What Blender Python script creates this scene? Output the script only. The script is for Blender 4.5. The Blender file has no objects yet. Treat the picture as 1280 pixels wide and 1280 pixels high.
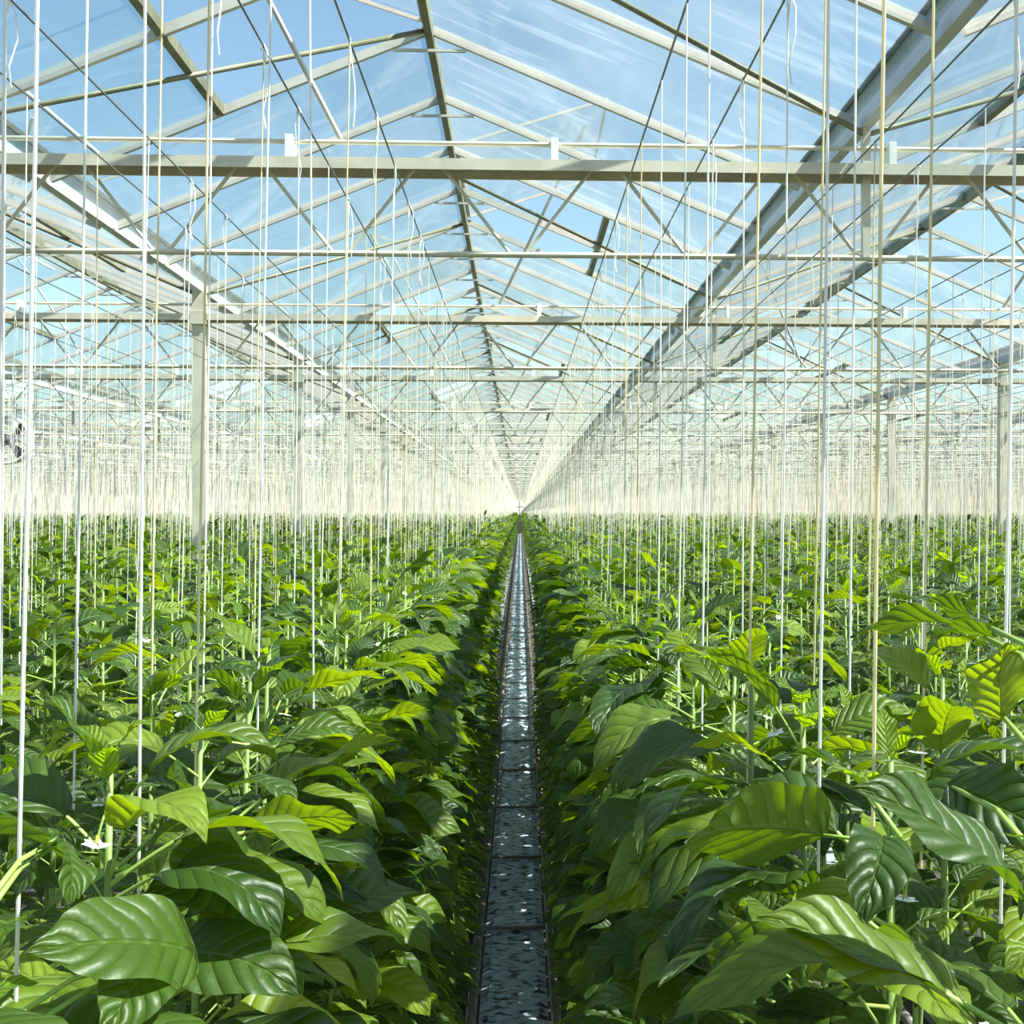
import bpy, bmesh, math, random
import numpy as np
from mathutils import Vector, Matrix, Euler
R = math.radians
rng = random.Random(7)
nrg = np.random.RandomState(7)
scn = bpy.context.scene
C = scn.collection

# ------------------------------------------------------------ camera, sky, sun, exposure
EYE = 2.4            # eye height above the greenhouse floor
F = 1450.0           # focal length in pixels of the 1280 px frame
YAW = 2.3            # degrees to the right
cd = bpy.data.cameras.new('camera'); cam = bpy.data.objects.new('camera', cd); C.objects.link(cam)
cd.sensor_width = 36; cd.sensor_fit = 'HORIZONTAL'; cd.lens = 36 * F / 1280
cd.clip_start = 0.05; cd.clip_end = 600
cam.location = (0, 0, EYE); cam.rotation_euler = (R(90), 0, R(-YAW))
cd.shift_x = -(10 + F * math.tan(R(YAW))) / 1280
cd.dof.use_dof = False
scn.camera = cam

SUN_AZ, SUN_EL = 110.0, 52.0     # azimuth clockwise from the view direction, elevation
w = bpy.data.worlds.new('sky'); scn.world = w; w.use_nodes = True
nt = w.node_tree; nt.nodes.clear()
sky = nt.nodes.new('ShaderNodeTexSky'); sky.sky_type = 'NISHITA'
sky.sun_disc = False; sky.sun_elevation = R(SUN_EL); sky.sun_rotation = R(SUN_AZ)
sky.air_density = 1.3; sky.dust_density = 0.7; sky.ozone_density = 1.2
bg = nt.nodes.new('ShaderNodeBackground'); bg.inputs[1].default_value = 0.155
ow = nt.nodes.new('ShaderNodeOutputWorld')
tint = nt.nodes.new('ShaderNodeMixRGB'); tint.blend_type = 'MULTIPLY'; tint.inputs[0].default_value = 1; tint.inputs[2].default_value = (.98, 1.10, 1.06, 1)
nt.links.new(sky.outputs[0], tint.inputs[1]); nt.links.new(tint.outputs[0], bg.inputs[0]); nt.links.new(bg.outputs[0], ow.inputs[0])
sd = bpy.data.lights.new('sun', 'SUN'); sd.energy = 13.0; sd.angle = R(0.53); sd.color = (1.0, 0.93, 0.80)
sun = bpy.data.objects.new('sun', sd); C.objects.link(sun)
d = Vector((math.sin(R(SUN_AZ)) * math.cos(R(SUN_EL)), math.cos(R(SUN_AZ)) * math.cos(R(SUN_EL)), math.sin(R(SUN_EL))))
sun.rotation_euler = d.to_track_quat('Z', 'Y').to_euler(); sun.location = (20, -20, 30)
scn.view_settings.view_transform = 'Standard'; scn.view_settings.look = 'None'
scn.view_settings.gamma = 1; scn.view_settings.use_curve_mapping = False
scn.view_settings.exposure = 0.28
scn.cycles.transparent_max_bounces = 40
scn.cycles.max_bounces = 7

# ------------------------------------------------------------ helpers
class MB:
    """collects shapes and links them as one mesh"""
    def __init__(s): s.v = []; s.f = []; s.m = []; s.smooth = False
    def box(s, x0, x1, y0, y1, z0, z1, m=0):
        n = len(s.v)
        s.v += [(x0,y0,z0),(x1,y0,z0),(x1,y1,z0),(x0,y1,z0),(x0,y0,z1),(x1,y0,z1),(x1,y1,z1),(x0,y1,z1)]
        for q in ((0,3,2,1),(4,5,6,7),(0,1,5,4),(1,2,6,5),(2,3,7,6),(3,0,4,7)):
            s.f.append(tuple(n+i for i in q)); s.m.append(m)
    def bar(s, a, b, w, h, up=(0,0,1), m=0):
        """rectangular bar from a to b, w across, h along up"""
        a = Vector(a); b = Vector(b); t = (b-a).normalized()
        u = Vector(up); r = t.cross(u)
        if r.length < 1e-4: r = t.cross(Vector((0,1,0)))
        r.normalize(); u = r.cross(t).normalized()
        n = len(s.v)
        for p in (a, b):
            for i, j in ((-1,-1),(1,-1),(1,1),(-1,1)):
                s.v.append(tuple(p + r*(i*w/2) + u*(j*h/2)))
        for q in ((0,1,2,3),(7,6,5,4),(0,4,5,1),(1,5,6,2),(2,6,7,3),(3,7,4,0)):
            s.f.append(tuple(n+i for i in q)); s.m.append(m)
    def tube(s, pts, rad, k=6, m=0, cap=True):
        pts = [Vector(p) for p in pts]; n0 = len(s.v)
        rads = rad if isinstance(rad, (list, tuple)) else [rad]*len(pts)
        t0 = (pts[1]-pts[0]).normalized(); a = t0.orthogonal().normalized()
        for i, p in enumerate(pts):
            t = (pts[min(i+1,len(pts)-1)] - pts[max(i-1,0)]).normalized()
            a = (a - t*a.dot(t)).normalized(); b = t.cross(a)
            for j in range(k):
                q = 2*math.pi*j/k
                s.v.append(tuple(p + (a*math.cos(q) + b*math.sin(q))*rads[i]))
        for i in range(len(pts)-1):
            for j in range(k):
                s.f.append((n0+i*k+j, n0+i*k+(j+1)%k, n0+(i+1)*k+(j+1)%k, n0+(i+1)*k+j)); s.m.append(m)
        if cap:
            s.f.append(tuple(n0+j for j in reversed(range(k)))); s.m.append(m)
            e = n0+(len(pts)-1)*k
            s.f.append(tuple(e+j for j in range(k))); s.m.append(m)
    def prism(s, prof, y0, y1, m=0):
        """profile of (x, z) extruded along y"""
        n = len(s.v); k = len(prof)
        for y in (y0, y1):
            for x, z in prof: s.v.append((x, y, z))
        for j in range(k):
            s.f.append((n+j, n+(j+1)%k, n+k+(j+1)%k, n+k+j)); s.m.append(m)
        s.f.append(tuple(n+j for j in reversed(range(k)))); s.m.append(m)
        s.f.append(tuple(n+k+j for j in range(k))); s.m.append(m)
    def mesh(s, name, mats, smooth=False):
        me = bpy.data.meshes.new(name); me.from_pydata(s.v, [], s.f); 
        for q in (mats if isinstance(mats, (list, tuple)) else [mats]): me.materials.append(q)
        me.polygons.foreach_set('material_index', s.m)
        if smooth or s.smooth: me.polygons.foreach_set('use_smooth', [True]*len(s.f))
        me.update(); return me
    def build(s, name, mats, parent=None, smooth=False, **k):
        return put(name, s.mesh(name, mats, smooth), parent, **k)

def put(name, me, parent=None, loc=(0,0,0), rot=(0,0,0), scale=(1,1,1)):
    o = bpy.data.objects.new(name, me); C.objects.link(o)
    if parent is not None: o.parent = parent
    o.location = loc; o.rotation_euler = rot; o.scale = scale
    return o
def empty(name, loc=(0,0,0), **k):
    o = bpy.data.objects.new(name, None); C.objects.link(o); o.location = loc; o.empty_display_size = .1
    tag(o, **k); return o
def tag(o, label=None, cat=None, group=None, kind=None):
    if label: o['label'] = label
    if cat: o['category'] = cat
    if group: o['group'] = group
    if kind: o['kind'] = kind
    return o
ONES = 'zeroth first second third fourth fifth sixth seventh eighth ninth tenth eleventh twelfth thirteenth fourteenth fifteenth sixteenth seventeenth eighteenth nineteenth'.split()
TENS = {20:'twenty',30:'thirty',40:'forty',50:'fifty',60:'sixty',70:'seventy',80:'eighty'}
def nth(n):
    if n < 20: return ONES[n]
    t, u = n//10*10, n % 10
    return (TENS[t] + '-' + ONES[u]) if u else TENS[t][:-1] + 'ieth'
def side(k): return 'left' if k < 0 else 'right'
def in_view(x, y, pad=1.5):
    """roughly inside the wedge the photograph could see"""
    return y > -1 and -0.46*y - pad < x < 0.45*y + pad

# ------------------------------------------------------------ materials
def mat(name):
    m = bpy.data.materials.new(name); m.use_nodes = True; m.node_tree.nodes.clear()
    return m, m.node_tree.nodes, m.node_tree.links
def simple(name, col, rough=.5, metal=0.0, noise=.0, nscale=8, col2=None, bump=0):
    m, N, L = mat(name)
    p = N.new('ShaderNodeBsdfPrincipled'); o = N.new('ShaderNodeOutputMaterial'); L.new(p.outputs[0], o.inputs[0])
    p.inputs['Roughness'].default_value = rough; p.inputs['Metallic'].default_value = metal
    p.inputs['Base Color'].default_value = (*col, 1)
    if col2:
        t = N.new('ShaderNodeTexCoord'); n = N.new('ShaderNodeTexNoise'); n.inputs['Scale'].default_value = nscale; n.inputs['Detail'].default_value = 4
        r = N.new('ShaderNodeValToRGB'); r.color_ramp.elements[0].position = .42; r.color_ramp.elements[1].position = .62
        r.color_ramp.elements[0].color = (*col, 1); r.color_ramp.elements[1].color = (*col2, 1)
        L.new(t.outputs['Object'], n.inputs['Vector']); L.new(n.outputs[0], r.inputs[0]); L.new(r.outputs[0], p.inputs['Base Color'])
        if bump:
            b = N.new('ShaderNodeBump'); b.inputs['Strength'].default_value = bump; b.inputs['Distance'].default_value = .01
            L.new(n.outputs[0], b.inputs['Height']); L.new(b.outputs[0], p.inputs['Normal'])
    return m
M_GALV = simple('galvanised_steel', (.70,.65,.51), .42, .15, col2=(.58,.54,.43), nscale=6)
M_OLIVE = simple('shade_toned_steel', (.24,.23,.15), .5, .2, col2=(.16,.16,.10), nscale=7)  # dark olive: shade of the undersides put into the steel's colour
M_ALU = simple('white_aluminium', (.64,.61,.54), .38, .15, col2=(.56,.53,.47), nscale=5)
M_GUT = simple('gutter_steel', (.60,.63,.64), .4, .3, col2=(.50,.53,.55), nscale=3)
M_DARK = simple('dark_seal', (.07,.075,.05), .6)
M_WHITE = simple('white_plastic', (.86,.86,.83), .4)
M_WIRE = simple('crop_wire_steel', (.22,.23,.23), .4, .6)
M_PIPE = simple('rusty_pipe', (.20,.17,.15), .55, .2, col2=(.12,.08,.06), nscale=9)
M_SOIL = simple('ground_cover', (.10,.085,.07), .9, col2=(.05,.04,.035), nscale=4, bump=.5)
M_SLAB = simple('slab_foil', (.30,.32,.34), .45, col2=(.5,.52,.55), nscale=5)
M_STEM = simple('pepper_stem', (.16,.25,.05), .5, col2=(.22,.32,.08), nscale=12)
M_PETI = simple('petiole', (.28,.42,.08), .45)
M_FLOW = simple('petal_white', (.9,.9,.82), .5)
M_YEL = simple('stamen', (.6,.5,.1), .6)
M_BLADE = simple('fan_blade', (.10,.10,.11), .5)

def sheet_mat():
    m, N, L = mat('white_floor_foil')
    p = N.new('ShaderNodeBsdfPrincipled'); o = N.new('ShaderNodeOutputMaterial'); L.new(p.outputs[0], o.inputs[0])
    t = N.new('ShaderNodeTexCoord'); mp = N.new('ShaderNodeMapping'); mp.inputs['Scale'].default_value = (9, 20, 1)
    n = N.new('ShaderNodeTexNoise'); n.inputs['Scale'].default_value = 1.6; n.inputs['Detail'].default_value = 5
    r = N.new('ShaderNodeValToRGB'); e = r.color_ramp.elements
    e[0].position = .40; e[0].color = (.035,.022,.015,1); e[1].position = .50; e[1].color = (.50,.57,.66,1)
    L.new(t.outputs['Object'], mp.inputs[0]); L.new(mp.outputs[0], n.inputs[0]); L.new(n.outputs[0], r.inputs[0]); L.new(r.outputs[0], p.inputs['Base Color'])
    p.inputs['Roughness'].default_value = .4
    return m
M_SHEET = sheet_mat()

def glass_mat(name, tint, dust):
    m, N, L = mat(name)
    o = N.new('ShaderNodeOutputMaterial')
    tr = N.new('ShaderNodeBsdfTransparent'); tr.inputs[0].default_value = (*tint, 1)
    gl = N.new('ShaderNodeBsdfGlossy'); gl.inputs['Roughness'].default_value = .06
    df = N.new('ShaderNodeBsdfDiffuse'); df.inputs[0].default_value = (.75,.80,.84,1)
    tl = N.new('ShaderNodeBsdfTranslucent'); tl.inputs[0].default_value = (.75,.80,.84,1)
    dd = N.new('ShaderNodeMixShader'); dd.inputs[0].default_value = .6; L.new(df.outputs[0], dd.inputs[1]); L.new(tl.outputs[0], dd.inputs[2])
    # dirt: soft blotches and slanted wiping streaks
    t = N.new('ShaderNodeTexCoord'); g = N.new('ShaderNodeNewGeometry')
    n1 = N.new('ShaderNodeTexNoise'); n1.inputs['Scale'].default_value = 1.3; n1.inputs['Detail'].default_value = 3
    mp = N.new('ShaderNodeMapping'); mp.inputs['Rotation'].default_value = (0,0,R(38)); mp.inputs['Scale'].default_value = (.55,5,1)
    n2 = N.new('ShaderNodeTexNoise'); n2.inputs['Scale'].default_value = 2.2; n2.inputs['Detail'].default_value = 5; n2.inputs['Distortion'].default_value = .6
    L.new(g.outputs['Position'], n1.inputs['Vector']); L.new(g.outputs['Position'], mp.inputs[0]); L.new(mp.outputs[0], n2.inputs['Vector'])
    r1 = N.new('ShaderNodeMapRange'); r1.inputs[1].default_value = .35; r1.inputs[2].default_value = .7; r1.inputs[3].default_value = .03; r1.inputs[4].default_value = .075
    r2 = N.new('ShaderNodeMapRange'); r2.inputs[1].default_value = .56; r2.inputs[2].default_value = .74; r2.inputs[3].default_value = .0; r2.inputs[4].default_value = .08
    L.new(n1.outputs[0], r1.inputs[0]); L.new(n2.outputs[0], r2.inputs[0])
    a = N.new('ShaderNodeMath'); a.operation = 'ADD'; L.new(r1.outputs[0], a.inputs[0]); L.new(r2.outputs[0], a.inputs[1])
    # a slanted ray crosses more dust
    lw = N.new('ShaderNodeLayerWeight'); lw.inputs[0].default_value = .5
    k = N.new('ShaderNodeMapRange'); k.inputs[1].default_value = 0; k.inputs[2].default_value = 1; k.inputs[3].default_value = .8*dust; k.inputs[4].default_value = 2.6*dust
    L.new(lw.outputs['Facing'], k.inputs[0])
    mu = N.new('ShaderNodeMath'); mu.operation = 'MULTIPLY'; mu.use_clamp = True; L.new(a.outputs[0], mu.inputs[0]); L.new(k.outputs[0], mu.inputs[1])
    m1 = N.new('ShaderNodeMixShader'); L.new(mu.outputs[0], m1.inputs[0]); L.new(tr.outputs[0], m1.inputs[1]); L.new(dd.outputs[0], m1.inputs[2])
    pw = N.new('ShaderNodeMath'); pw.operation = 'POWER'; pw.inputs[1].default_value = 5; L.new(lw.outputs['Facing'], pw.inputs[0])
    fr = N.new('ShaderNodeMapRange'); fr.inputs[3].default_value = .02; fr.inputs[4].default_value = .5; L.new(pw.outputs[0], fr.inputs[0])
    m2 = N.new('ShaderNodeMixShader'); L.new(fr.outputs[0], m2.inputs[0]); L.new(m1.outputs[0], m2.inputs[1]); L.new(gl.outputs[0], m2.inputs[2])
    L.new(m2.outputs[0], o.inputs[0]); return m
M_GLASS = glass_mat('dusty_glass', (.86,.925,.95), .55)       # panes with two faces
M_GLASS1 = glass_mat('dusty_glass_far', (.74,.855,.90), 1.05)   # far panes, one face each

def string_mat(name, c):
    m, N, L = mat(name)
    o = N.new('ShaderNodeOutputMaterial'); a = N.new('ShaderNodeBsdfDiffuse'); b = N.new('ShaderNodeBsdfTranslucent'); x = N.new('ShaderNodeMixShader')
    a.inputs[0].default_value = (*c, 1); b.inputs[0].default_value = (*c, 1); x.inputs[0].default_value = .35
    L.new(a.outputs[0], x.inputs[1]); L.new(b.outputs[0], x.inputs[2]); L.new(x.outputs[0], o.inputs[0]); return m
M_STR = string_mat('white_twine', (.93,.91,.89))
M_STR2 = string_mat('cream_twine', (.90,.80,.54))
M_STR3 = string_mat('mixed_twine', (.95,.88,.76))

def leaf_mat(name, young=False):
    m, N, L = mat(name)
    o = N.new('ShaderNodeOutputMaterial')
    oi = N.new('ShaderNodeObjectInfo'); gi = N.new('ShaderNodeNewGeometry')
    ad = N.new('ShaderNodeMath'); ad.operation = 'ADD'; L.new(oi.outputs['Random'], ad.inputs[0]); L.new(gi.outputs['Random Per Island'], ad.inputs[1])
    fr = N.new('ShaderNodeMath'); fr.operation = 'FRACT'; L.new(ad.outputs[0], fr.inputs[0])
    r = N.new('ShaderNodeValToRGB'); e = r.color_ramp.elements
    if young:
        e[0].color = (.11,.20,.015,1); e[1].color = (.17,.26,.022,1)
    else:
        e[0].color = (.022,.058,.005,1); e[1].color = (.17,.24,.016,1)
        q = e.new(.6); q.color = (.050,.100,.006,1)
    L.new(fr.outputs[0], r.inputs[0])
    uv = N.new('ShaderNodeUVMap'); sp = N.new('ShaderNodeSeparateXYZ'); L.new(uv.outputs[0], sp.inputs[0])
    # u runs base to tip, v is 0 at the midrib and 1 at the margin
    def mth(op, a, b=None, clamp=False):
        q = N.new('ShaderNodeMath'); q.operation = op; q.use_clamp = clamp
        for i, s in enumerate((a, b)):
            if s is None: continue
            if isinstance(s, (int, float)): q.inputs[i].default_value = s
            else: L.new(s, q.inputs[i])
        return q.outputs[0]
    ph = mth('SUBTRACT', mth('MULTIPLY', sp.outputs[0], 8.0), mth('MULTIPLY', sp.outputs[1], 1.9))
    sv = mth('ABSOLUTE', mth('SINE', mth('MULTIPLY', ph, math.pi)))          # 0 on a side vein
    rib = mth('MINIMUM', mth('MULTIPLY', sp.outputs[1], 14.0), 1.0)          # 0 on the midrib
    ht = mth('MULTIPLY', mth('POWER', sv, .5), rib)
    n = N.new('ShaderNodeTexNoise'); n.inputs['Scale'].default_value = 60; tc = N.new('ShaderNodeTexCoord'); L.new(tc.outputs['Object'], n.inputs['Vector'])
    ht2 = mth('ADD', ht, mth('MULTIPLY', n.outputs[0], .5))
    bp = N.new('ShaderNodeBump'); bp.inputs['Strength'].default_value = .8; bp.inputs['Distance'].default_value = .004; L.new(ht2, bp.inputs['Height'])
    vn = mth('SUBTRACT', 1.0, mth('MULTIPLY', mth('MINIMUM', mth('MULTIPLY', sv, 5.0), 1.0), rib))
    mx = N.new('ShaderNodeMixRGB'); mx.inputs[2].default_value = (.27,.42,.10,1); L.new(mth('MULTIPLY', vn, .22), mx.inputs[0]); L.new(r.outputs[0], mx.inputs[1])
    bk = N.new('ShaderNodeMixRGB'); bk.inputs[2].default_value = (.17,.26,.08,1); L.new(mth('MULTIPLY', gi.outputs['Backfacing'], .45), bk.inputs[0]); L.new(mx.outputs[0], bk.inputs[1])
    p = N.new('ShaderNodeBsdfPrincipled'); p.inputs['Roughness'].default_value = .47
    p.inputs['Specular IOR Level'].default_value = .6
    L.new(bk.outputs[0], p.inputs['Base Color']); L.new(bp.outputs[0], p.inputs['Normal'])
    tl = N.new('ShaderNodeBsdfTranslucent')
    hs = N.new('ShaderNodeHueSaturation'); hs.inputs['Hue'].default_value = .480; hs.inputs['Saturation'].default_value = 1.15; hs.inputs['Value'].default_value = 3.0
    L.new(r.outputs[0], hs.inputs['Color']); L.new(hs.outputs[0], tl.inputs[0]); L.new(bp.outputs[0], tl.inputs['Normal'])
    x = N.new('ShaderNodeMixShader'); x.inputs[0].default_value = .36 if not young else .45
    L.new(p.outputs[0], x.inputs[1]); L.new(tl.outputs[0], x.inputs[2]); L.new(x.outputs[0], o.inputs[0])
    return m
M_LEAF = leaf_mat('pepper_leaf'); M_YOUNG = leaf_mat('young_pepper_leaf', True)

# ------------------------------------------------------------ lay-out of the house (x across, y along the path)
RIDGE0, BAY, RISE = -.47, 4.0, .41
RIDGE_Z = EYE + 2.524
HALF = BAY/2
TRUSS = [1.08 + 4*i for i in range(33)]          # girders stand at y = 5.08 + 4 n
GUT_Z0, GUT_Z1 = EYE+1.70, EYE+1.835
END = 131.0
BAYS = range(-15, 16)
def ridge_x(k): return RIDGE0 + BAY*k
def gut_x(k): return RIDGE0 + HALF + BAY*k       # gutter to the right of bay k
def slope_z(dx): return RIDGE_Z - RISE*abs(dx)
def bay_start(k):
    """first y from which bay k can matter"""
    x = ridge_x(k)
    return max(-3, math.floor((abs(x)-HALF-6)/.47))

# floor
b = MB(); b.box(-62, 62, -4, END, -.2, 0)
fl = tag(b.build('floor', M_SOIL), 'dark ground under the crop rows', kind='structure')

# crop lines: path centres every 1.6 m, a line of plants on either side of each
PATH0, PITCH = -.03, 1.6
NP = 37
# floor foil in the paths (wrinkled sheet), pipes
def foil(xc, y0, y1, dy, wd=.62):
    ny = int((y1-y0)/dy)+1; xs = np.linspace(-wd/2, wd/2, 9)
    ys = y0 + np.arange(ny)*dy
    X, Y = np.meshgrid(xs, ys)
    Z = .012 + .006*np.sin(Y*19+X*7+nrg.rand()*6) + .005*np.sin(Y*43-X*23) + .012*nrg.rand(*X.shape)
    Z[:, 0] = .002; Z[:, -1] = .002
    v = np.stack([X+xc, Y, Z], -1).reshape(-1, 3)
    fs = [(j*9+i, j*9+i+1, (j+1)*9+i+1, (j+1)*9+i) for j in range(ny-1) for i in range(8)]
    me = bpy.data.meshes.new('floor_foil'); me.from_pydata(v.tolist(), [], fs); me.materials.append(M_SHEET); me.update(); return me
tag(put('floor_foil', foil(PATH0, 2, 127, .05, .33)), 'crumpled bluish white foil along the narrow path floor', kind='structure')
def rails(xc, y0, y1, lab):
    root = empty('pipe_rail', (xc, 0, 0), label=lab, cat='heating pipe', group='heating pipe rails on the path floors')
    for sx in (-1, 1):
        m = MB(); m.tube([(sx*.195, y0, .085), (sx*.195, y1, .085)], .0255, 8); m.build('heating_pipe', M_PIPE, root, smooth=True)
    s = MB(); s.box(-.25, .25, -.012, .012, .03, .045)
    for sx in (-1, 1): s.box(sx*.195-.03, sx*.195+.03, -.02, .02, .04, .062)
    me = s.mesh('pipe_support', M_PIPE); y = 1.2
    while y < min(y1, 40): put('pipe_support', me, root, loc=(0, y, 0)); y += 1.35
    return root
rails(PATH0, -.4, 125, 'pair of dark pipes on the floor of the central path')
rails(PATH0-PITCH, 4, 60, 'pair of dark pipes on the floor one path left of centre')
rails(PATH0+PITCH, 4, 60, 'pair of dark pipes on the floor one path right of centre')
# slabs: white foil wrapped rock wool the plants stand on, one strip per crop line
for s in (-1, 1):
    for kk in range(0, 3):
        xc = PATH0 + s*(PITCH*kk + .47) if kk < 1 else PATH0 + s*(PITCH*kk + (.47 if kk < 9 else 0))
        if abs(xc) > 2.2: break
        m = MB(); m.box(-.08, .08, 0, .98, .06, .14); me = m.mesh('growing_slab', M_SLAB)
        g = empty('slab_row', (xc, 0, 0), label='white wrapped growing slabs under the %s crop line %s of the path' % (nth(1+2*kk), side(s)), cat='growing slab', group='growing slab rows')
        t = MB(); t.box(-.12, .12, -.3, 60, 0, .06); t.build('support_tray', M_SLAB, g)
        for i in range(24): put('growing_slab', me, g, loc=(0, -.2+i*1.0, 0))

# ------------------------------------------------------------ roof
g_pane = MB()   # unit panes: x 0..1 down the slope, y 0..1 along
def pane_mesh(dx0, dx1, s, w=.965):
    m = MB(); t = .004
    x0, x1 = s*dx0, s*dx1; z0, z1 = -RISE*dx0, -RISE*dx1
    y0, y1 = .0175, .0175+w
    m.v = [(x0,y0,z0),(x1,y0,z1),(x1,y1,z1),(x0,y1,z0),(x0,y0,z0+t),(x1,y0,z1+t),(x1,y1,z1+t),(x0,y1,z0+t)]
    m.f = [(4,5,6,7),(0,3,2,1),(0,1,5,4),(1,2,6,5),(2,3,7,6),(3,0,4,7)]; m.m = [0]*6
    if s < 0: m.f = [tuple(reversed(q)) for q in m.f]
    return m
VENT = 1.08
PM = {}
for s in (-1, 1):
    PM[s, 'full'] = pane_mesh(.02, HALF-.06, s).mesh('glass_pane', M_GLASS)
    PM[s, 'low'] = pane_mesh(VENT+.03, HALF-.06, s).mesh('glass_pane', M_GLASS)
def bar_mb(m, y, s):
    m.bar((s*.0, y, -.005), (s*(HALF-.05), y, -RISE*(HALF-.05)-.005), .027, .045)
BARM = {}
for s in (-1, 1):
    m = MB(); bar_mb(m, 0, s); BARM[s] = m.mesh('glazing_bar', M_ALU)
m = MB(); m.bar((-.19, 0, -.115), (.19, 0, -.115), .014, .014); TIE = m.mesh('ridge_tie', M_ALU)
# opened vent sash: hinged at the ridge, lifted above it; 2 m long
OPEN = .31
def sash_mb(s):
    m = MB()
    for y in (.02, 1.98): m.bar((s*.03, y, .03), (s*VENT, y, .03+OPEN*VENT), .014, .02)
    m.bar((s*VENT, .03, .03+OPEN*VENT), (s*VENT, 1.97, .03+OPEN*VENT), .018, .022)
    m.bar((s*.03, .03, .04), (s*.03, 1.97, .04), .03, .03)
    return m
def sash_pane(s):
    m = MB()
    for y0, y1 in ((.045, .985), (1.015, 1.955)):
        n = len(m.v); x0, x1 = s*.045, s*(VENT-.02); z0, z1 = .035+OPEN*.045, .035+OPEN*VENT
        m.v += [(x0,y0,z0),(x1,y0,z1),(x1,y1,z1),(x0,y1,z0),(x0,y0,z0+.004),(x1,y0,z1+.004),(x1,y1,z1+.004),(x0,y1,z0+.004)]
        for q in ((4,5,6,7),(0,3,2,1),(0,1,5,4),(1,2,6,5),(2,3,7,6),(3,0,4,7)):
            m.f.append(tuple(n+i for i in (q if s > 0 else reversed(q)))); m.m.append(0)
    return m
SASH = {s: sash_mb(s).mesh('vent_sash', M_ALU) for s in (-1, 1)}
SPANE = {s: sash_pane(s).mesh('vent_pane', M_GLASS) for s in (-1, 1)}
SILL = {}
for s in (-1, 1):
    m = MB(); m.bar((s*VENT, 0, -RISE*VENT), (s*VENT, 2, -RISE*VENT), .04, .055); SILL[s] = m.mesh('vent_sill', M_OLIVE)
def rod_mb(s):
    # push rod from the screen tube over the girder (local y = 1) up to the sash
    m = MB(); m.tube([(s*.31, 1.0, -.90), (s*.95, .45, .03+OPEN*.95)], .012, 6); return m
ROD = {s: rod_mb(s).mesh('push_rod', M_ALU) for s in (-1, 1)}
def is_open(s, yi):
    """metre yi counts from y = .08; left vents open at 4.08+8n, right vents at 8.08+8n, two metres each"""
    r = (yi - 4) % 8 if s < 0 else yi % 8
    return r in (0, 1) and yi >= 0
ROOFN = 'glass_roof'
for k in BAYS:
    ys = bay_start(k); xr = ridge_x(k)
    where = 'over the central path' if k == 0 else '%s bay %s of the central one' % (nth(abs(k)), side(k))
    root = empty(ROOFN, (xr, 0, RIDGE_Z), label='glazed gable roof bay, ' + where, kind='structure')
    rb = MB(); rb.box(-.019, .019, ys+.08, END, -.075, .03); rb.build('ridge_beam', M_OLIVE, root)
    lim = 34 if abs(k) <= 1 else 26 if abs(k) == 2 else 0
    far_p = MB(); far_b = MB()
    for yi in range(ys, int(END)-1):
        y = yi + .08
        near = yi < lim and in_view(xr, y+2, 6)
        for s in (-1, 1):
            op = is_open(s, yi)
            if near:
                put('glass_pane', PM[s, 'low' if op else 'full'], root, loc=(0, y, 0))
                put('glazing_bar', BARM[s], root, loc=(0, y, 0))
                if s > 0: put('ridge_tie', TIE, root, loc=(0, y, 0))
            else:
                q = pane_mesh(VENT+.03 if op else .02, HALF-.06, s)
                n = len(far_p.v); far_p.v += [(a, c+y, e) for a, c, e in q.v[4:]]
                far_p.f.append(tuple(n+i for i in ((0,1,2,3) if s > 0 else (3,2,1,0)))); far_p.m.append(0)
                bar_mb(far_b, y, s)
                if s > 0: far_b.bar((-.19, y, -.115), (.19, y, -.115), .014, .014)
            # a vent begins
            if op and not is_open(s, yi-1) and y < 100:
                vs = put('vent_sash', SASH[s], root, loc=(0, y, 0))
                put('vent_pane', SPANE[s], vs)
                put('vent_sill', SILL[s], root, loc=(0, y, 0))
                if y < 60: put('push_rod', ROD[s], root, loc=(0, y, 0))
    if far_p.v:
        o = far_p.build('glass_pane', M_GLASS1, root); o['kind'] = 'stuff'
        o = far_b.build('glazing_bar', M_ALU, root); o['kind'] = 'stuff'

# gutters
for k in range(-16, 16):
    xg = gut_x(k); ys = min(bay_start(k), bay_start(k+1)) if -15 <= k < 15 else 90
    lab = 'long steel rain gutter, %s %s of the central path' % (nth(k+1) if k >= 0 else nth(-k), 'right' if k >= 0 else 'left')
    g = empty('rain_gutter', (xg, 0, 0), label=lab, kind='structure')
    m = MB(); y0, y1 = ys, END
    m.prism([(-.026, GUT_Z0), (.026, GUT_Z0), (.026, GUT_Z0+.012), (.022, GUT_Z0+.016), (.024, GUT_Z1-.02), (.05, GUT_Z1), (.04, GUT_Z1), (.018, GUT_Z1-.03), (.018, GUT_Z0+.03),
             (-.018, GUT_Z0+.03), (-.018, GUT_Z1-.03), (-.04, GUT_Z1), (-.05, GUT_Z1), (-.024, GUT_Z1-.02), (-.022, GUT_Z0+.016), (-.026, GUT_Z0+.012)], y0, y1)
    m.build('gutter_channel', M_GUT, g)
    m = MB()
    for s in (-1, 1): m.box(s*.052-.007, s*.052+.007, y0, y1, GUT_Z1-.015, GUT_Z1+.012)
    m.build('glazing_seal', M_DARK, g)

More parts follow.
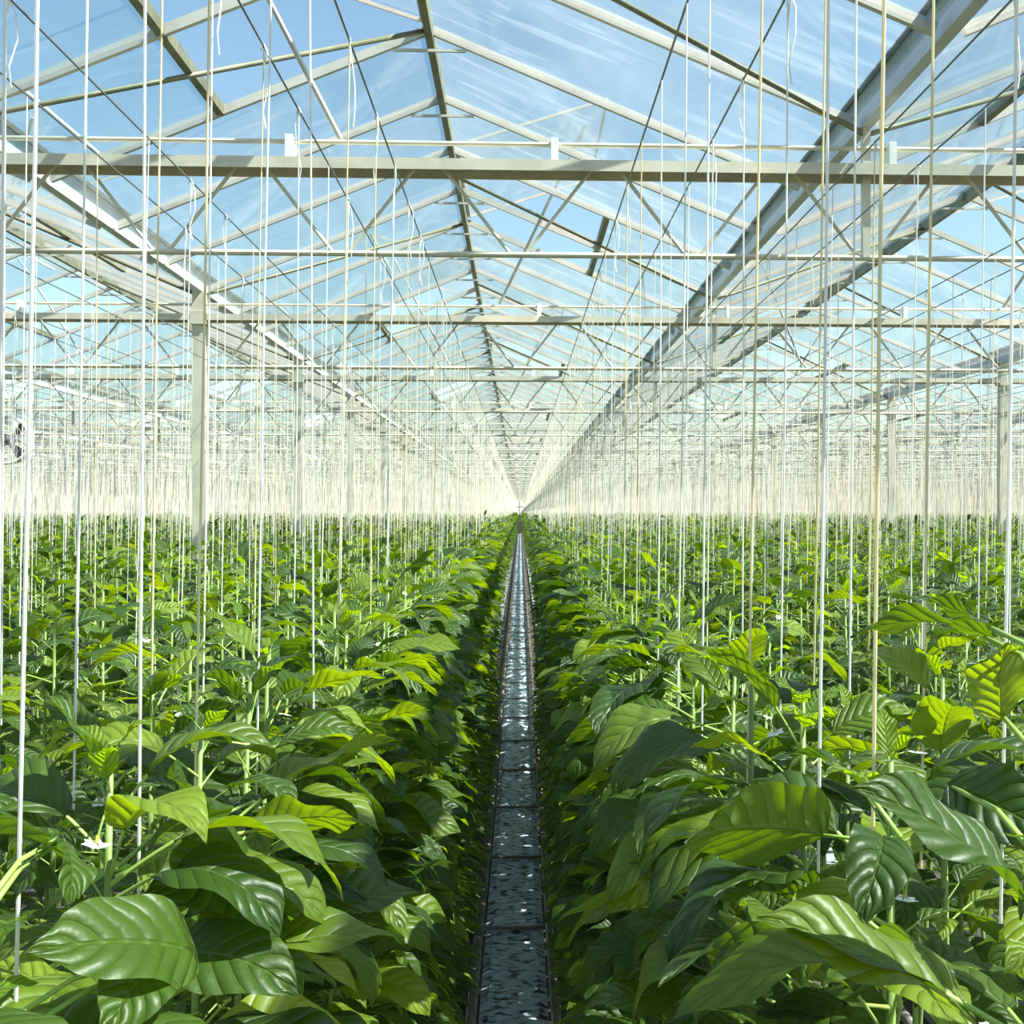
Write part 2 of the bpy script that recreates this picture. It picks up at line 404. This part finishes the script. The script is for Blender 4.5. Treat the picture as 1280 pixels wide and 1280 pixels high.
# girders (8 m, from column to column), columns
TOP0, TOP1 = EYE+1.474, EYE+1.522
BOT = EYE+1.125; TUBE = EYE+1.602
def girder_parts():
    P = []
    m = MB(); m.box(.06, 7.94, -.075, .075, TOP1-.006, TOP1); m.box(.06, 7.94, -.075, -.069, TOP0, TOP1-.006); m.box(.06, 7.94, .069, .075, TOP0, TOP1-.006)
    P.append(('top_chord', m, M_GALV))
    m = MB(); m.tube([(.06, 0, BOT), (7.94, 0, BOT)], .013, 8); P.append(('bottom_chord', m, M_GALV))
    m = MB(); m.tube([(.0, -.02, TUBE), (8.0, -.02, TUBE)], .011, 8); P.append(('screen_tube', m, M_GALV))
    px = .77
    nodes = [4 + px*i for i in range(-5, 6)]
    for i, nx in enumerate(nodes):
        for s in (-1, 1):
            tx = nx + s*px/2*.87
            if tx < .1 or tx > 7.9: continue
            m = MB(); m.tube([(nx + s*.03, 0, BOT), (tx, 0, TOP1-.006)], .0085, 6); P.append(('brace', m, M_GALV))
    m = MB(); m.box(4-.017, 4+.017, -.017, .017, BOT, GUT_Z0); P.append(('post', m, M_GALV))
    m0 = MB(); m0.box(-.016, .016, -.072, .02, TOP1, TUBE+.018)
    for bx in (1.48, 2.62, 4.1, 5.5, 6.65):
        m = MB(); m.v = [(a+bx, c, e) for a, c, e in m0.v]; m.f = m0.f; m.m = m0.m; P.append(('bracket', m, M_WHITE))
    return P
GP = [(n, m.mesh(n, mt), m) for n, m, mt in girder_parts()]
allm = MB()
for n, me, m in GP:
    q = len(allm.v); allm.v += m.v; allm.f += [tuple(q+i for i in f) for f in m.f]; allm.m += [1 if n == 'bracket' else 0]*len(m.f)
GALL = allm.mesh('roof_girder', [M_GALV, M_WHITE])
cm = MB(); cm.box(-.05, .05, -.05, .05, 0, GUT_Z0); cm.box(-.09, .09, -.09, .09, 0, .02); cm.box(-.065, .065, -.075, .075, TOP0-.03, TOP1+.02)
COL = cm.mesh('steel_column', M_GALV)
COLX = [gut_x(-1) + 8*j for j in range(-8, 9)]
for i, y in enumerate(TRUSS[:-1]):
    for j, x in enumerate(COLX):
        jj = j-8
        vis = in_view(x, y, 9) or in_view(x+8, y, 2) or (y < 10 and -1 <= jj <= 0)
        if vis:
            wh = 'over the path' if jj == 0 else '%s span %s of the path' % (nth(abs(jj)), side(jj))
            lab = 'zigzag steel roof girder, %s frame from the camera, %s' % (nth(i+1), wh)
            if y < 18 and abs(jj) <= 1:
                r = empty('roof_girder', (x, y, 0), label=lab, kind='structure')
                for n, me, _ in GP: put(n, me, r)
            else:
                tag(put('roof_girder', GALL, None, loc=(x, y, 0)), lab, kind='structure')
        if in_view(x, y, 2) and y < 126:
            lab = 'square steel column on the %s frame, %s column line %s of the path' % (nth(i+1), nth(jj if jj > 0 else -jj+1), 'right' if jj > 0 else 'left')
            tag(put('steel_column', COL, None, loc=(x, y, 0)), lab, kind='structure')
# slanting wind braces in the roof, thin, across the gutters
for i, y in enumerate(TRUSS[1:5]):
    for k in (-1, 0, 1):
        x0, x1 = ridge_x(k), ridge_x(k+1); gx = gut_x(k)
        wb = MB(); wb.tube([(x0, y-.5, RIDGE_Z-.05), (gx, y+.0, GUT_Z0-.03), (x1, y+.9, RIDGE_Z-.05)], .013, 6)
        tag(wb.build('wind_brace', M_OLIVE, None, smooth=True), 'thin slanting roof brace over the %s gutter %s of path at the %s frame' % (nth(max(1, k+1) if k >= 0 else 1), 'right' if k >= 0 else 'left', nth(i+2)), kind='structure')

# end wall
m = MB(); g = empty('wall_back', (0, END, 0), label='glazed end wall of the greenhouse far behind the crop', kind='structure')
for i in range(-62, 63, 2): m.box(i-.04, i+.04, 0, .08, 0, GUT_Z0)
for z in (.02, 1.5, 3.0, GUT_Z0): m.box(-62, 62, 0, .08, z, z+.07)
for k in BAYS:
    for s in (-1, 1): m.bar((ridge_x(k), .04, RIDGE_Z), (ridge_x(k)+s*HALF, .04, RIDGE_Z-RISE*HALF), .05, .06)
m.build('wall_frame', M_ALU, g)
m = MB(); m.box(-62, 62, -.06, 0, 0, 2.0); m.build('base_wall', simple('dark_base_wall', (.06,.08,.04), .8), g)
m = MB(); m.box(-62, 62, .03, .036, 0, GUT_Z0)
for k in BAYS: m.v += [(ridge_x(k)-HALF, .033, GUT_Z0), (ridge_x(k)+HALF, .033, GUT_Z0), (ridge_x(k), .033, RIDGE_Z)]; n = len(m.v); m.f.append((n-3, n-2, n-1)); m.m.append(0)
m.build('glass_pane', simple('whitewashed_glass', (.78,.78,.74), .5), g)

# ------------------------------------------------------------ crop wires
WZ = EYE + 1.06
OFF = [.365, .565]
wires = []     # (x, side, line index, inner/outer)
for s in (-1, 1):
    for ln in range(0, 74):
        c = (ln+1)//2; sg = 1 if ln % 2 == 0 else -1    # path centre index and on which side of it
        for wi in (0, 1):
            off = OFF[wi]
            x = PATH0 + .012 + s*(c*PITCH + sg*off)
            wires.append((x, s, ln, wi))
wires = [t for t in wires if abs(t[0]) < 60]
wt = MB()
for x, s, ln, wi in wires:
    y0 = max(-.5, abs(x)/.47 - 2)
    if ln < 6:
        m = MB(); m.tube([(x, y0, WZ), (x, END-1, WZ)], .0028, 5)
        tag(m.build('crop_wire', M_WIRE, None), 'thin dark overhead wire, %s one of the %s crop line %s of the path' % ('inner' if wi == 0 else 'outer', nth(ln+1), side(s)), 'wire', 'overhead crop wires')
    else:
        wt.tube([(x, y0, WZ), (x, END-1, WZ)], .0028, 3, cap=False)
tag(wt.build('crop_wire', M_WIRE), 'thin overhead wires over the outer crop lines', kind='stuff')

# ------------------------------------------------------------ leaves
def leaf_shape(nt_, nu, L=.155, W=.047, rise=.5, droop=1.2, fold=.35, wave=.006, twist=0., pet=.07, seed=0):
    """petiole from the origin, then the blade. returns verts, faces, uv, mats"""
    q = random.Random(seed)
    verts = []; faces = []; uvs = []; ms = []
    # petiole
    ang = rise; p = Vector((0, 0, 0)); cl = [p.copy()]
    n = 4
    for i in range(n):
        a = ang - .25*ang*(i/n); p = p + Vector((math.cos(a), 0, math.sin(a)))*(pet/n); cl.append(p.copy())
    k = 3 if nt_ < 8 else 5
    if pet > 0 and nt_ > 4:
        for i, c in enumerate(cl):
            r = .0020 if i else .0028
            for j in range(k):
                t = 2*math.pi*j/k; verts.append((c.x, r*math.cos(t), c.z + r*math.sin(t))); uvs.append((0, 0))
        for i in range(n):
            for j in range(k):
                faces.append((i*k+j, i*k+(j+1)%k, (i+1)*k+(j+1)%k, (i+1)*k+j)); ms.append(1)
    base = len(verts)
    a0 = ang*.75; pos = p.copy(); ph1, ph2 = q.uniform(0, 6.3), q.uniform(0, 6.3)
    prev = 0
    for i in range(nt_+1):
        t = i/nt_
        a = a0 - droop*(t**1.1)
        if i: pos = pos + Vector((math.cos(a), 0, math.sin(a)))*(L/nt_)
        wd = W*1.95*(t**.62)*((1-t)**.80)*(1+.25*(1-t)) if 0 < t < 1 else 0.0008
        if t > .86: wd *= .80
        nrm = Vector((-math.sin(a), 0, math.cos(a)))
        tw = twist*t
        for j in range(-nu, nu+1):
            u = j/nu; au = abs(u)
            y = wd*u*math.cos(fold*.8)
            h = .0012*math.sin(t*26 - au*6)*4*au*(1-au)*(1 if L > .1 else 0) + wd*(au*math.sin(fold) - .55*au*au*math.sin(fold)*1.1) + wave*math.sin((ph1 if u > 0 else ph2) + t*11)*au*au*(4*t*(1-t))
            y2 = y*math.cos(tw) - h*math.sin(tw); h2 = y*math.sin(tw) + h*math.cos(tw)
            v = pos + Vector((0, y2, 0)) + nrm*h2
            verts.append(tuple(v)); uvs.append((t, au))
    row = 2*nu+1
    for i in range(nt_):
        for j in range(row-1):
            a_ = base + i*row + j
            faces.append((a_, a_+row, a_+row+1, a_+1)); ms.append(0)
    return verts, faces, uvs, ms
def leaf_mesh(mats, **k):
    v, f, uv, ms = leaf_shape(**k)
    me = bpy.data.meshes.new('leaf'); me.from_pydata(v, [], f)
    for q in mats: me.materials.append(q)
    me.polygons.foreach_set('material_index', ms); me.polygons.foreach_set('use_smooth', [True]*len(f))
    ul = me.uv_layers.new(name='UVMap'); vi = np.empty(len(me.loops), 'i'); me.loops.foreach_get('vertex_index', vi)
    ul.data.foreach_set('uv', np.array(uv, 'f')[vi].ravel()); me.update(); return me
def variants(n, nt_, nu, mats, seed0, **fix):
    out = []
    for i in range(n):
        q = random.Random(seed0+i)
        k = dict(L=.155, W=.043+.010*q.random(), rise=q.uniform(.15, .75), droop=q.uniform(.5, 1.7), fold=q.uniform(.15, .6), wave=q.uniform(.004, .010), twist=q.uniform(-.7, .7), pet=q.uniform(.055, .085), seed=seed0+i)
        k.update(fix); out.append(leaf_mesh(mats, nt_=nt_, nu=nu, **k))
    return out
ML = [M_LEAF, M_PETI]; MY = [M_YOUNG, M_PETI]
L_HI = variants(12, 14, 4, ML, 100); L_MID = variants(10, 8, 2, ML, 200); L_LO = variants(8, 5, 1, ML, 300)
Y_HI = variants(5, 10, 3, MY, 400, L=.11, W=.024, droop=.8, pet=.03); Y_LO = variants(4, 5, 1, MY, 500, L=.11, W=.026, droop=.7, pet=.03)
def arr(kw, n=4):
    out = []
    for i in range(n):
        q = random.Random(900+i)
        v, f, uv, ms = leaf_shape(seed=i, **dict(dict(nt_=4, nu=1, L=.155, W=.045, rise=q.uniform(.2,.7), droop=q.uniform(.6,1.5), fold=q.uniform(.2,.5), wave=0, twist=q.uniform(-.5,.5), pet=.06), **kw))
        out.append((np.array(v), np.array(f), np.array(uv)))
    return out
A_LO = arr({}); A_MIN = arr(dict(nt_=2))

def leaf_xforms(tip_z, low_z, q, lane, lod=1.0, inner=False):
    """leaves down one stem: (z, azimuth, pitch, roll, scale, young). lane = azimuth the open side lies at"""
    out = []; z = tip_z; az = q.uniform(0, 6.28); i = 0
    while z > low_z:
        if i < 4:
            sc = .42 + .14*i; pit = q.uniform(.35, 1.0) - .1*i; dz = .012 + .008*i; yg = i < 3
        else:
            sc = q.uniform(.6, 1.12); pit = q.uniform(-.15, .35); dz = .036 / lod; yg = False
        az += 2.4 + q.uniform(-.5, .5)
        # leaves turn towards the open side
        a = az + .35*math.sin(lane - az)
        out.append((z, a, pit, q.uniform(-.35, .35), sc, yg))
        if i > 1 and q.random() < .8*lod: out.append((z-.01, a+math.pi+q.uniform(-.9,.9), pit+q.uniform(-.2,.3), q.uniform(-.4,.4), sc*q.uniform(.6,1.05), yg))
        if inner and i > 3: out.append((z-.02, lane+q.uniform(-.75,.75), q.uniform(-.05,.3), q.uniform(-.35,.35), q.uniform(.95,1.3), False))
        z -= dz; i += 1
    return out

# every plant: (x, y, side, line, tips)
plants = []
for s in (-1, 1):
    for ln in range(0, 74):
        c = (ln+1)//2; sg = 1 if ln % 2 == 0 else -1
        x = PATH0 + s*(c*PITCH + sg*.47)
        if abs(x) > 58: continue
        q = random.Random(1000*ln + (5 if s > 0 else 0))
        first = {(-1,0): .60, (1,0): .76}.get((s, ln), q.uniform(.3, .6))
        y = first; step = .30
        n = 0
        while y < 128:
            if in_view(x, y, .55) and math.hypot(x, y) > .55:
                plants.append([x, y, s, ln, sg])
            y += step
plants.sort(key=lambda p: p[1] + .5*abs(p[0]))
order = {}
NEAR = 300
DEPTHMAX = lambda y: EYE - .46*y - .15      # below this height the frame shows nothing at distance y
flower_mesh = None
def flower():
    m = MB()
    for i in range(6):
        a = i*math.pi/3; n = len(m.v)
        ca, sa = math.cos(a), math.sin(a)
        pts = [(0.002, 0, 0), (.008, -.0045, -.002), (.014, 0, -.001), (.008, .0045, -.002)]
        for x, y, z in pts: m.v.append((x*ca-y*sa, x*sa+y*ca, z))
        m.f.append((n, n+1, n+2, n+3)); m.m.append(0)
    m.tube([(0, 0, 0), (0, 0, .006)], .002, 5, m=1)
    m.tube([(0, 0, 0), (-.006, 0, .02), (-.02, 0, .03)], .0012, 4, m=2)
    return m.mesh('flower', [M_FLOW, M_YEL, M_PETI])
FLOW = flower()
fstuff = {'v': [], 'f': [], 'uv': [], 'n': 0}
def add_stuff(buf, tmpl, P, az, pit, rol, sc):
    """numpy batch of leaves; P (n,3)"""
    V, Fc, U = tmpl; n = len(P)
    ca, sa = np.cos(az), np.sin(az); cp, sp = np.cos(pit), np.sin(pit); cr, sr = np.cos(rol), np.sin(rol)
    # Rz(az) * Ry(-pit) * Rx(rol)
    Rz = np.zeros((n,3,3)); Rz[:,0,0]=ca; Rz[:,0,1]=-sa; Rz[:,1,0]=sa; Rz[:,1,1]=ca; Rz[:,2,2]=1
    Ry = np.zeros((n,3,3)); Ry[:,0,0]=cp; Ry[:,0,2]=-sp; Ry[:,2,0]=sp; Ry[:,2,2]=cp; Ry[:,1,1]=1
    Rx = np.zeros((n,3,3)); Rx[:,0,0]=1; Rx[:,1,1]=cr; Rx[:,1,2]=-sr; Rx[:,2,1]=sr; Rx[:,2,2]=cr
    M = (Rz @ Ry @ Rx) * sc[:, None, None]
    W = np.einsum('nij,kj->nki', M, V) + P[:, None, :]
    buf['v'].append(W.reshape(-1, 3)); idx = Fc[None] + (np.arange(n)*len(V))[:, None, None] + buf['n']
    buf['f'].append(idx.reshape(-1, 4)); buf['uv'].append(np.tile(U, (n, 1))); buf['n'] += n*len(V)
def stuff_mesh(buf, name, mats):
    v = np.concatenate(buf['v']); f = np.concatenate(buf['f']); uv = np.concatenate(buf['uv'])
    me = bpy.data.meshes.new(name); me.vertices.add(len(v)); me.vertices.foreach_set('co', v.astype('f').ravel())
    me.loops.add(f.size); me.loops.foreach_set('vertex_index', f.astype('i').ravel())
    me.polygons.add(len(f)); me.polygons.foreach_set('loop_start', (np.arange(len(f))*4).astype('i')); 
    for q in mats: me.materials.append(q)
    me.update(calc_edges=True)
    me.polygons.foreach_set('use_smooth', [True]*len(f))
    ul = me.uv_layers.new(name='UVMap'); ul.data.foreach_set('uv', uv[f.ravel()].astype('f').ravel())
    me.validate(); return me

def rotm(az, pit, rol):
    return Matrix.Rotation(az, 4, 'Z') @ Matrix.Rotation(-pit, 4, 'Y') @ Matrix.Rotation(rol, 4, 'X')
def tip_h(x, y, q):
    far = min(1, y/25)
    return EYE - q.gauss(.29, .045)*(1-far) - q.gauss(.24, .05)*far
strings = []
n_leafobj = 0
def at(px, py, d):
    return Vector(((px-650)*d/F, d, EYE - (py-640)*d/F))
# large leaves of the nearest plants: (side, line, nth plant, base, tip, width, roll, droop, fold)
HERO = {
 (1,0,2): [((1038,1048,1.02),(852,1040,.93),.060, .95,.55,.30), ((1108,1050,1.00),(1085,1148,.90),.052,-.35,1.5,.55), ((1015,1196,1.0),(822,1203,.90),.056,.35,.8,.5),
           ((1010,1128,1.05),(868,1122,1.0),.042,.5,.7,.35), ((1060,985,1.08),(1030,955,1.06),.022,1.2,.3,.2), ((1120,1230,1.0),(1030,1180,.95),.045,-.6,1.2,.6)],
 (1,0,1): [((1250,800,.88),(1068,778,.90),.050,.25,.9,.3), ((1255,790,.84),(1125,738,.86),.032,.2,.4,.3), ((1190,985,.84),(1330,1050,.76),.060,.9,.7,.3), ((1262,905,.86),(1262,800,.80),.05,.4,.5,.4)],
 (-1,0,2): [((250,1183,.98),(62,1168,.86),.056,-.85,.7,.4), ((210,1180,.95),(140,1275,.86),.062,-.5,.8,.3), ((245,1190,1.0),(150,1262,.95),.04,.3,.6,.4), ((88,1035,.98),(25,1115,.92),.058,.7,.5,.2), ((88,1040,1.0),(102,1115,.92),.045,-.9,.5,.3)],
 (-1,0,3): [((330,1085,1.18),(205,1100,1.05),.064,-1.0,.8,.3), ((320,1035,1.2),(450,1015,1.15),.045,-.9,.6,.3), ((265,1010,1.25),(185,1050,1.15),.045,.9,.5,.3), ((350,1120,1.2),(255,1150,1.1),.06,-.7,.8,.3)],
}
for i, (x, y, s, ln, sg) in enumerate(plants[:NEAR]):
    q = random.Random(int(x*1000)*7919 + int(y*1000))
    order[s, ln] = order.get((s, ln), 0) + 1
    k_ = order[s, ln]
    lab = 'leafy pepper plant, %s in the %s crop line %s of the path' % (nth(k_), nth(ln+1), side(s))
    root = empty('pepper_plant', (x, y, .14), label=lab, cat='plant', group='pepper plants in the crop lines')
    lane_dir = (math.pi if s*sg > 0 else 0)
    for wi in (0, 1):
        sx = s*sg*(OFF[wi]-.47)
        tx = sx + q.gauss(0, .02); ty = (-.06 if wi == 0 else .08) + q.gauss(0, .025)
        tz = tip_h(x, y, q) - .14
        if (s, ln) == (1, 0) and y < 1.6: tz += .02
        m = MB(); b0 = Vector((0, 0, 0)); 
        pts = [b0, Vector((sx*.3, ty*.3, .25)), Vector((sx*.9+q.gauss(0,.01), ty*.7, .7)), Vector((tx+q.gauss(0,.008), ty, tz*.75)), Vector((tx, ty, tz))]
        m.tube(pts, [.009, .0085, .0075, .006, .003], 6 if y < 5 else 4); m.build('stem', M_STEM, root, smooth=True)
        low = max(.05, min(DEPTHMAX(y-.2), EYE-.75) - .14) if ln > 0 or sg < 0 else max(.05, DEPTHMAX(y-.2)-.14)
        if ln >= 1: low = max(low, tz-.9 if ln < 3 else tz-.6)
        lod = 1.0 if y < 4 else .85 if y < 8 else .7
        buf = {'v': [], 'f': [], 'uv': [], 'n': 0}; sl = []
        for z, az, pit, rol, sc, yg in leaf_xforms(tz, low, q, lane_dir, lod, wi == 0 and ln == 0):
            f = min(1, z/tz); px = tx if f > .75 else sx*.9 + (tx-sx*.9)*max(0, (f-.35)/.4); py = ty*min(1, f/.5)
            dist = math.hypot(x, y)
            size = .15*sc*F/max(dist, .3)
            if size > 16 and n_leafobj < 12500 and (z > tz-.55 or y < 3.0 or (ln == 0 and z > tz-1.1 and y < 9)):
                L_ = (Y_HI if yg else L_HI) if dist < 2.6 else (Y_LO if yg else (L_MID if dist < 6 else L_LO))
                o = put('leaf', q.choice(L_), root); n_leafobj += 1
                o.matrix_basis = Matrix.Translation((px, py, z)) @ rotm(az, pit, rol) @ Matrix.Scale(sc, 4)
            else: sl.append((px, py, z, az, pit, rol, sc))
        if sl:
            a = np.array(sl); 
            for t in range(4):
                b_ = a[t::4]
                if len(b_): add_stuff(buf, A_LO[t], b_[:, :3], b_[:, 3], b_[:, 4], b_[:, 5], b_[:, 6])
            o = put('foliage', stuff_mesh(buf, 'foliage', [M_LEAF]), root); o['kind'] = 'stuff'
        if y < 6 and q.random() < .6:
            o = put('flower', FLOW, root); o.location = (tx+q.uniform(-.03,.03), ty+q.uniform(-.03,.03), tz-q.uniform(.06,.14)); o.rotation_euler = (q.uniform(-.6,.6), q.uniform(-.6,.6), q.uniform(0,6))
    for bs, tp, wd, roll, drp, fo in HERO.get((s, ln, k_), ()):
        B = at(*bs); T = at(*tp); ch = T - B; L_ = ch.length*1.04
        lm = leaf_mesh(ML, nt_=16, nu=5, L=L_, W=wd*L_/.16*.95, rise=drp*.5, droop=drp, fold=fo, wave=.007, twist=q.uniform(-.2, .2), pet=0, seed=int(bs[0]))
        ax = ch.normalized(); up = Vector((0, 0, 1)); yy = up.cross(ax).normalized(); zz = ax.cross(yy)
        M3 = Matrix((ax, yy, zz)).transposed().to_4x4() @ Matrix.Rotation(roll, 4, 'X')
        o = put('leaf', lm, root); o.matrix_basis = Matrix.Translation(B - root.location) @ M3
        S0 = root.location + Vector((s*sg*(OFF[0]-.47), -.05, 0)); S0.z = B.z - .03
        m = MB(); m.tube([B + ax*.006, B.lerp(S0, .5) + Vector((0, 0, .012)), S0], [.0018, .0022, .0028], 6)
        po = put('petiole', m.mesh('petiole', M_PETI, True), root); po.matrix_basis = Matrix.Translation(-root.location)
print('leaf objects', n_leafobj, 'last plant y', plants[NEAR-1][:2])
# the rest of the crop: one mass
buf = {'v': [], 'f': [], 'uv': [], 'n': 0}
rest = np.array([[p[0], p[1], p[2]*p[4]] for p in plants[NEAR:]])
print('rest', len(rest))
for lo, hi, nl, tm, big, dn in ((0, 14, 22, A_LO, 1, .75), (14, 26, 14, A_LO, 1.05, .5), (26, 50, 9, A_MIN, 1.15, .36), (50, 85, 5, A_MIN, 1.5, .26), (85, 200, 4, A_MIN, 1.7, .2)):
    S = rest[(rest[:,1] >= lo) & (rest[:,1] < hi)]
    if not len(S): continue
    for wi in (0, 1):
        tz = EYE - nrg.normal(.245, .05, len(S)); bx = S[:,0] + S[:,2]*(OFF[wi]-.47) + nrg.normal(0, .02, len(S)); by = S[:,1] + (-.06 if wi == 0 else .08) + nrg.normal(0, .03, len(S))
        for j in range(nl):
            t = tm[j % 4]; n = len(S); young = j < 2
            P = np.stack([bx, by, tz - dn*(j/nl)**1.1 - (0 if young else .03)], -1)
            add_stuff(buf, t, P, nrg.uniform(0, 6.28, n), nrg.uniform(.3, 1.1, n) if young else nrg.uniform(-.2, .4, n), nrg.uniform(-.5, .5, n), (nrg.uniform(.5, .7, n) if young else nrg.uniform(.65, 1.05, n))*big)
# lower side of the rows along the central path, far off
S = rest[np.abs(rest[:,0]-PATH0) < .6]
for j in range(26):
    n = len(S); P = np.stack([S[:,0], S[:,1] + nrg.uniform(-.15, .15, n), EYE-.5-.065*j + nrg.uniform(-.03, .03, n)], -1)
    add_stuff(buf, A_MIN[j % 4], P, nrg.uniform(0, 6.28, n), nrg.uniform(-.1, .4, n), nrg.uniform(-.4, .4, n), nrg.uniform(.8, 1.1, n))
tag(put('pepper_foliage', stuff_mesh(buf, 'pepper_foliage', [M_LEAF])), 'mass of green pepper leaves in the far crop rows', 'foliage', kind='stuff')

# ------------------------------------------------------------ strings
def string_mesh(sx, sy, ln_, cream, q, hi):
    """hangs from the origin (the wire) down to (sx, sy, -ln_), with a loop and a loose tail at the top"""
    m = MB(); r = .0018
    m.tube([(0, 0, .004), (sx*.5+q.gauss(0,.002), sy*.5, -ln_*.5), (sx, sy, -ln_)], r, 6 if hi else 4)
    return m.mesh('hanging_string', M_STR2 if cream else M_STR)
def tail_mesh(q):
    m = MB()
    pts = [(0, 0, .004), (.012, .01, -.03), (.02, .006, -.09), (.006, -.006, -.15), (.010, 0, -.19)]
    m.tube([(a+q.gauss(0,.003), c, e) for a, c, e in pts], .0016, 4)
    m.tube([(-.004, -.006, -.008), (0, 0, .008), (.004, .006, -.008), (0, 0, -.05)], .002, 4)
    return m.mesh('loose_end', M_STR)
TAILS = [tail_mesh(rng) for _ in range(4)]
SPOTS = {(-1,0,0): [.96,1.21,1.47,1.83], (-1,0,1): [1.355,1.605,1.93], (1,0,0): [.76,1.06,1.28,1.62,2.10], (1,0,1): [1.24,1.50,1.86,2.05]}
cand = []
for (x, s, ln, wi) in wires:
    q = random.Random(ln*31 + wi*7 + (3 if s > 0 else 0))
    ys = list(SPOTS.get((s, ln, wi), [])); y = (ys[-1] if ys else q.uniform(.4, .7)) + (.3 if ys else 0)
    while y < 127: ys.append(y); y += (.46 if y < 5 else .36) + q.uniform(-.06, .06)
    for y in ys:
        if in_view(x, y, .3) and y > .5: cand.append((y + .3*abs(x), x, y, s, ln, wi))
cand.sort(); print('strings', len(cand))
cnt = {}
rest_s = []
for i, (_, x, y, s, ln, wi) in enumerate(cand):
    if i >= 300: rest_s.append((x, y)); continue
    q = random.Random(i+5); c = cnt[s, ln, wi] = cnt.get((s, ln, wi), 0) + 1
    cream = q.random() < .3
    if (s, ln, wi) == (1,0,0) and c == 2: cream = True
    if (s, ln, wi) == (-1,0,0) and c in (1, 2): cream = False
    if (s, ln, wi) == (-1,0,0) and c == 3: cream = True
    L_ = 1.06 + .42 + q.uniform(0, .06)
    inward = s*(-1)*.00
    o = put('hanging_string', string_mesh(q.gauss(0, .008) - .022, q.gauss(0, .01), L_, cream, q, y < 4), None, loc=(x, y, WZ))
    tag(o, '%s crop string, %s on the %s wire of %s crop line %s of path' % ('cream' if cream else 'white', nth(c), 'inner' if wi == 0 else 'outer', nth(ln+1), side(s)), 'string', 'hanging crop strings')
    if y > 2.0 and y < 9 and q.random() < .45: put('loose_end', q.choice(TAILS), o, rot=(0, 0, q.uniform(0, 6.3)))
# far strings, one mass: three sided tubes
P = np.array(rest_s); n = len(P); k = 3
r = .0023
top = np.full(n, WZ); bot = EYE - .42 - nrg.uniform(0, .08, n)
dx = nrg.normal(-.02, .010, n); dy = nrg.normal(0, .012, n)
ang = np.arange(3)*2*math.pi/3
V = np.zeros((n, 6, 3))
for j in range(3):
    V[:, j, 0] = P[:,0] + r*math.cos(ang[j]); V[:, j, 1] = P[:,1] + r*math.sin(ang[j]); V[:, j, 2] = top
    V[:, j+3, 0] = P[:,0] + dx + r*math.cos(ang[j]); V[:, j+3, 1] = P[:,1] + dy + r*math.sin(ang[j]); V[:, j+3, 2] = bot
Fq = np.array([[j, j+3, (j+1)%3+3, (j+1)%3] for j in range(3)])[None] + (np.arange(n)*6)[:, None, None]
b_ = {'v': [V.reshape(-1,3)], 'f': [Fq.reshape(-1,4)], 'uv': [np.zeros((n*6, 2))], 'n': 0}
tag(put('hanging_string', stuff_mesh(b_, 'hanging_string', [M_STR3])), 'haze of cream and white crop strings over the far rows', 'string', kind='stuff')

# ------------------------------------------------------------ circulation fan on the left
def fan(x, y, z):
    root = empty('circulation_fan', (x, y, z), label='round white circulation fan hanging at the left edge above the crop', cat='fan')
    m = MB(); n = 28; prof = [(.245, -.07), (.262, -.09), (.272, -.05), (.262, .07), (.25, .09), (.245, .05)]
    for i in range(n):
        a = 2*math.pi*i/n
        for r_, yy in prof: m.v.append((r_*math.cos(a), yy, r_*math.sin(a)))
    for i in range(n):
        for j in range(6):
            m.f.append((i*6+j, i*6+(j+1)%6, ((i+1)%n)*6+(j+1)%6, ((i+1)%n)*6+j)); m.m.append(0)
    m.build('housing', M_WHITE, root, smooth=True)
    m = MB(); m.tube([(0, -.09, 0), (0, -.05, 0), (0, .08, 0), (0, .1, 0)], [.03, .055, .055, .03], 14); m.build('motor', M_BLADE, root, smooth=True)
    for i in range(4):
        a = i*math.pi/2 + .6; m = MB(); u = Vector((math.cos(a), 0, math.sin(a))); t = Vector((-math.sin(a), 0, math.cos(a)))
        v0 = [u*.05 - t*.02 + Vector((0,-.02,0)), u*.05 + t*.02 + Vector((0,.02,0)), u*.23 + t*.10 + Vector((0,.03,0)), u*.235 - t*.02 + Vector((0,-.035,0))]
        m.v = [tuple(p) for p in v0] + [tuple(p + Vector((0,.004,0))) for p in v0]
        m.f = [(0,1,2,3),(7,6,5,4),(0,4,5,1),(1,5,6,2),(2,6,7,3),(3,7,4,0)]; m.m = [0]*6
        m.build('blade', M_BLADE, root)
    for r_ in (.08, .14, .2):
        m = MB(); m.tube([(r_*math.cos(t*math.pi/12), -.1, r_*math.sin(t*math.pi/12)) for t in range(25)], .0025, 4); m.build('guard_ring', M_WHITE, root)
    m = MB()
    for sx in (-.1, .1): m.tube([(sx, 0, .245), (sx*.4, 0, EYE+1.5-z)], .004, 5)
    m.build('hanger', M_WIRE, root)
fan(-5.63, 13.0, EYE+.79)
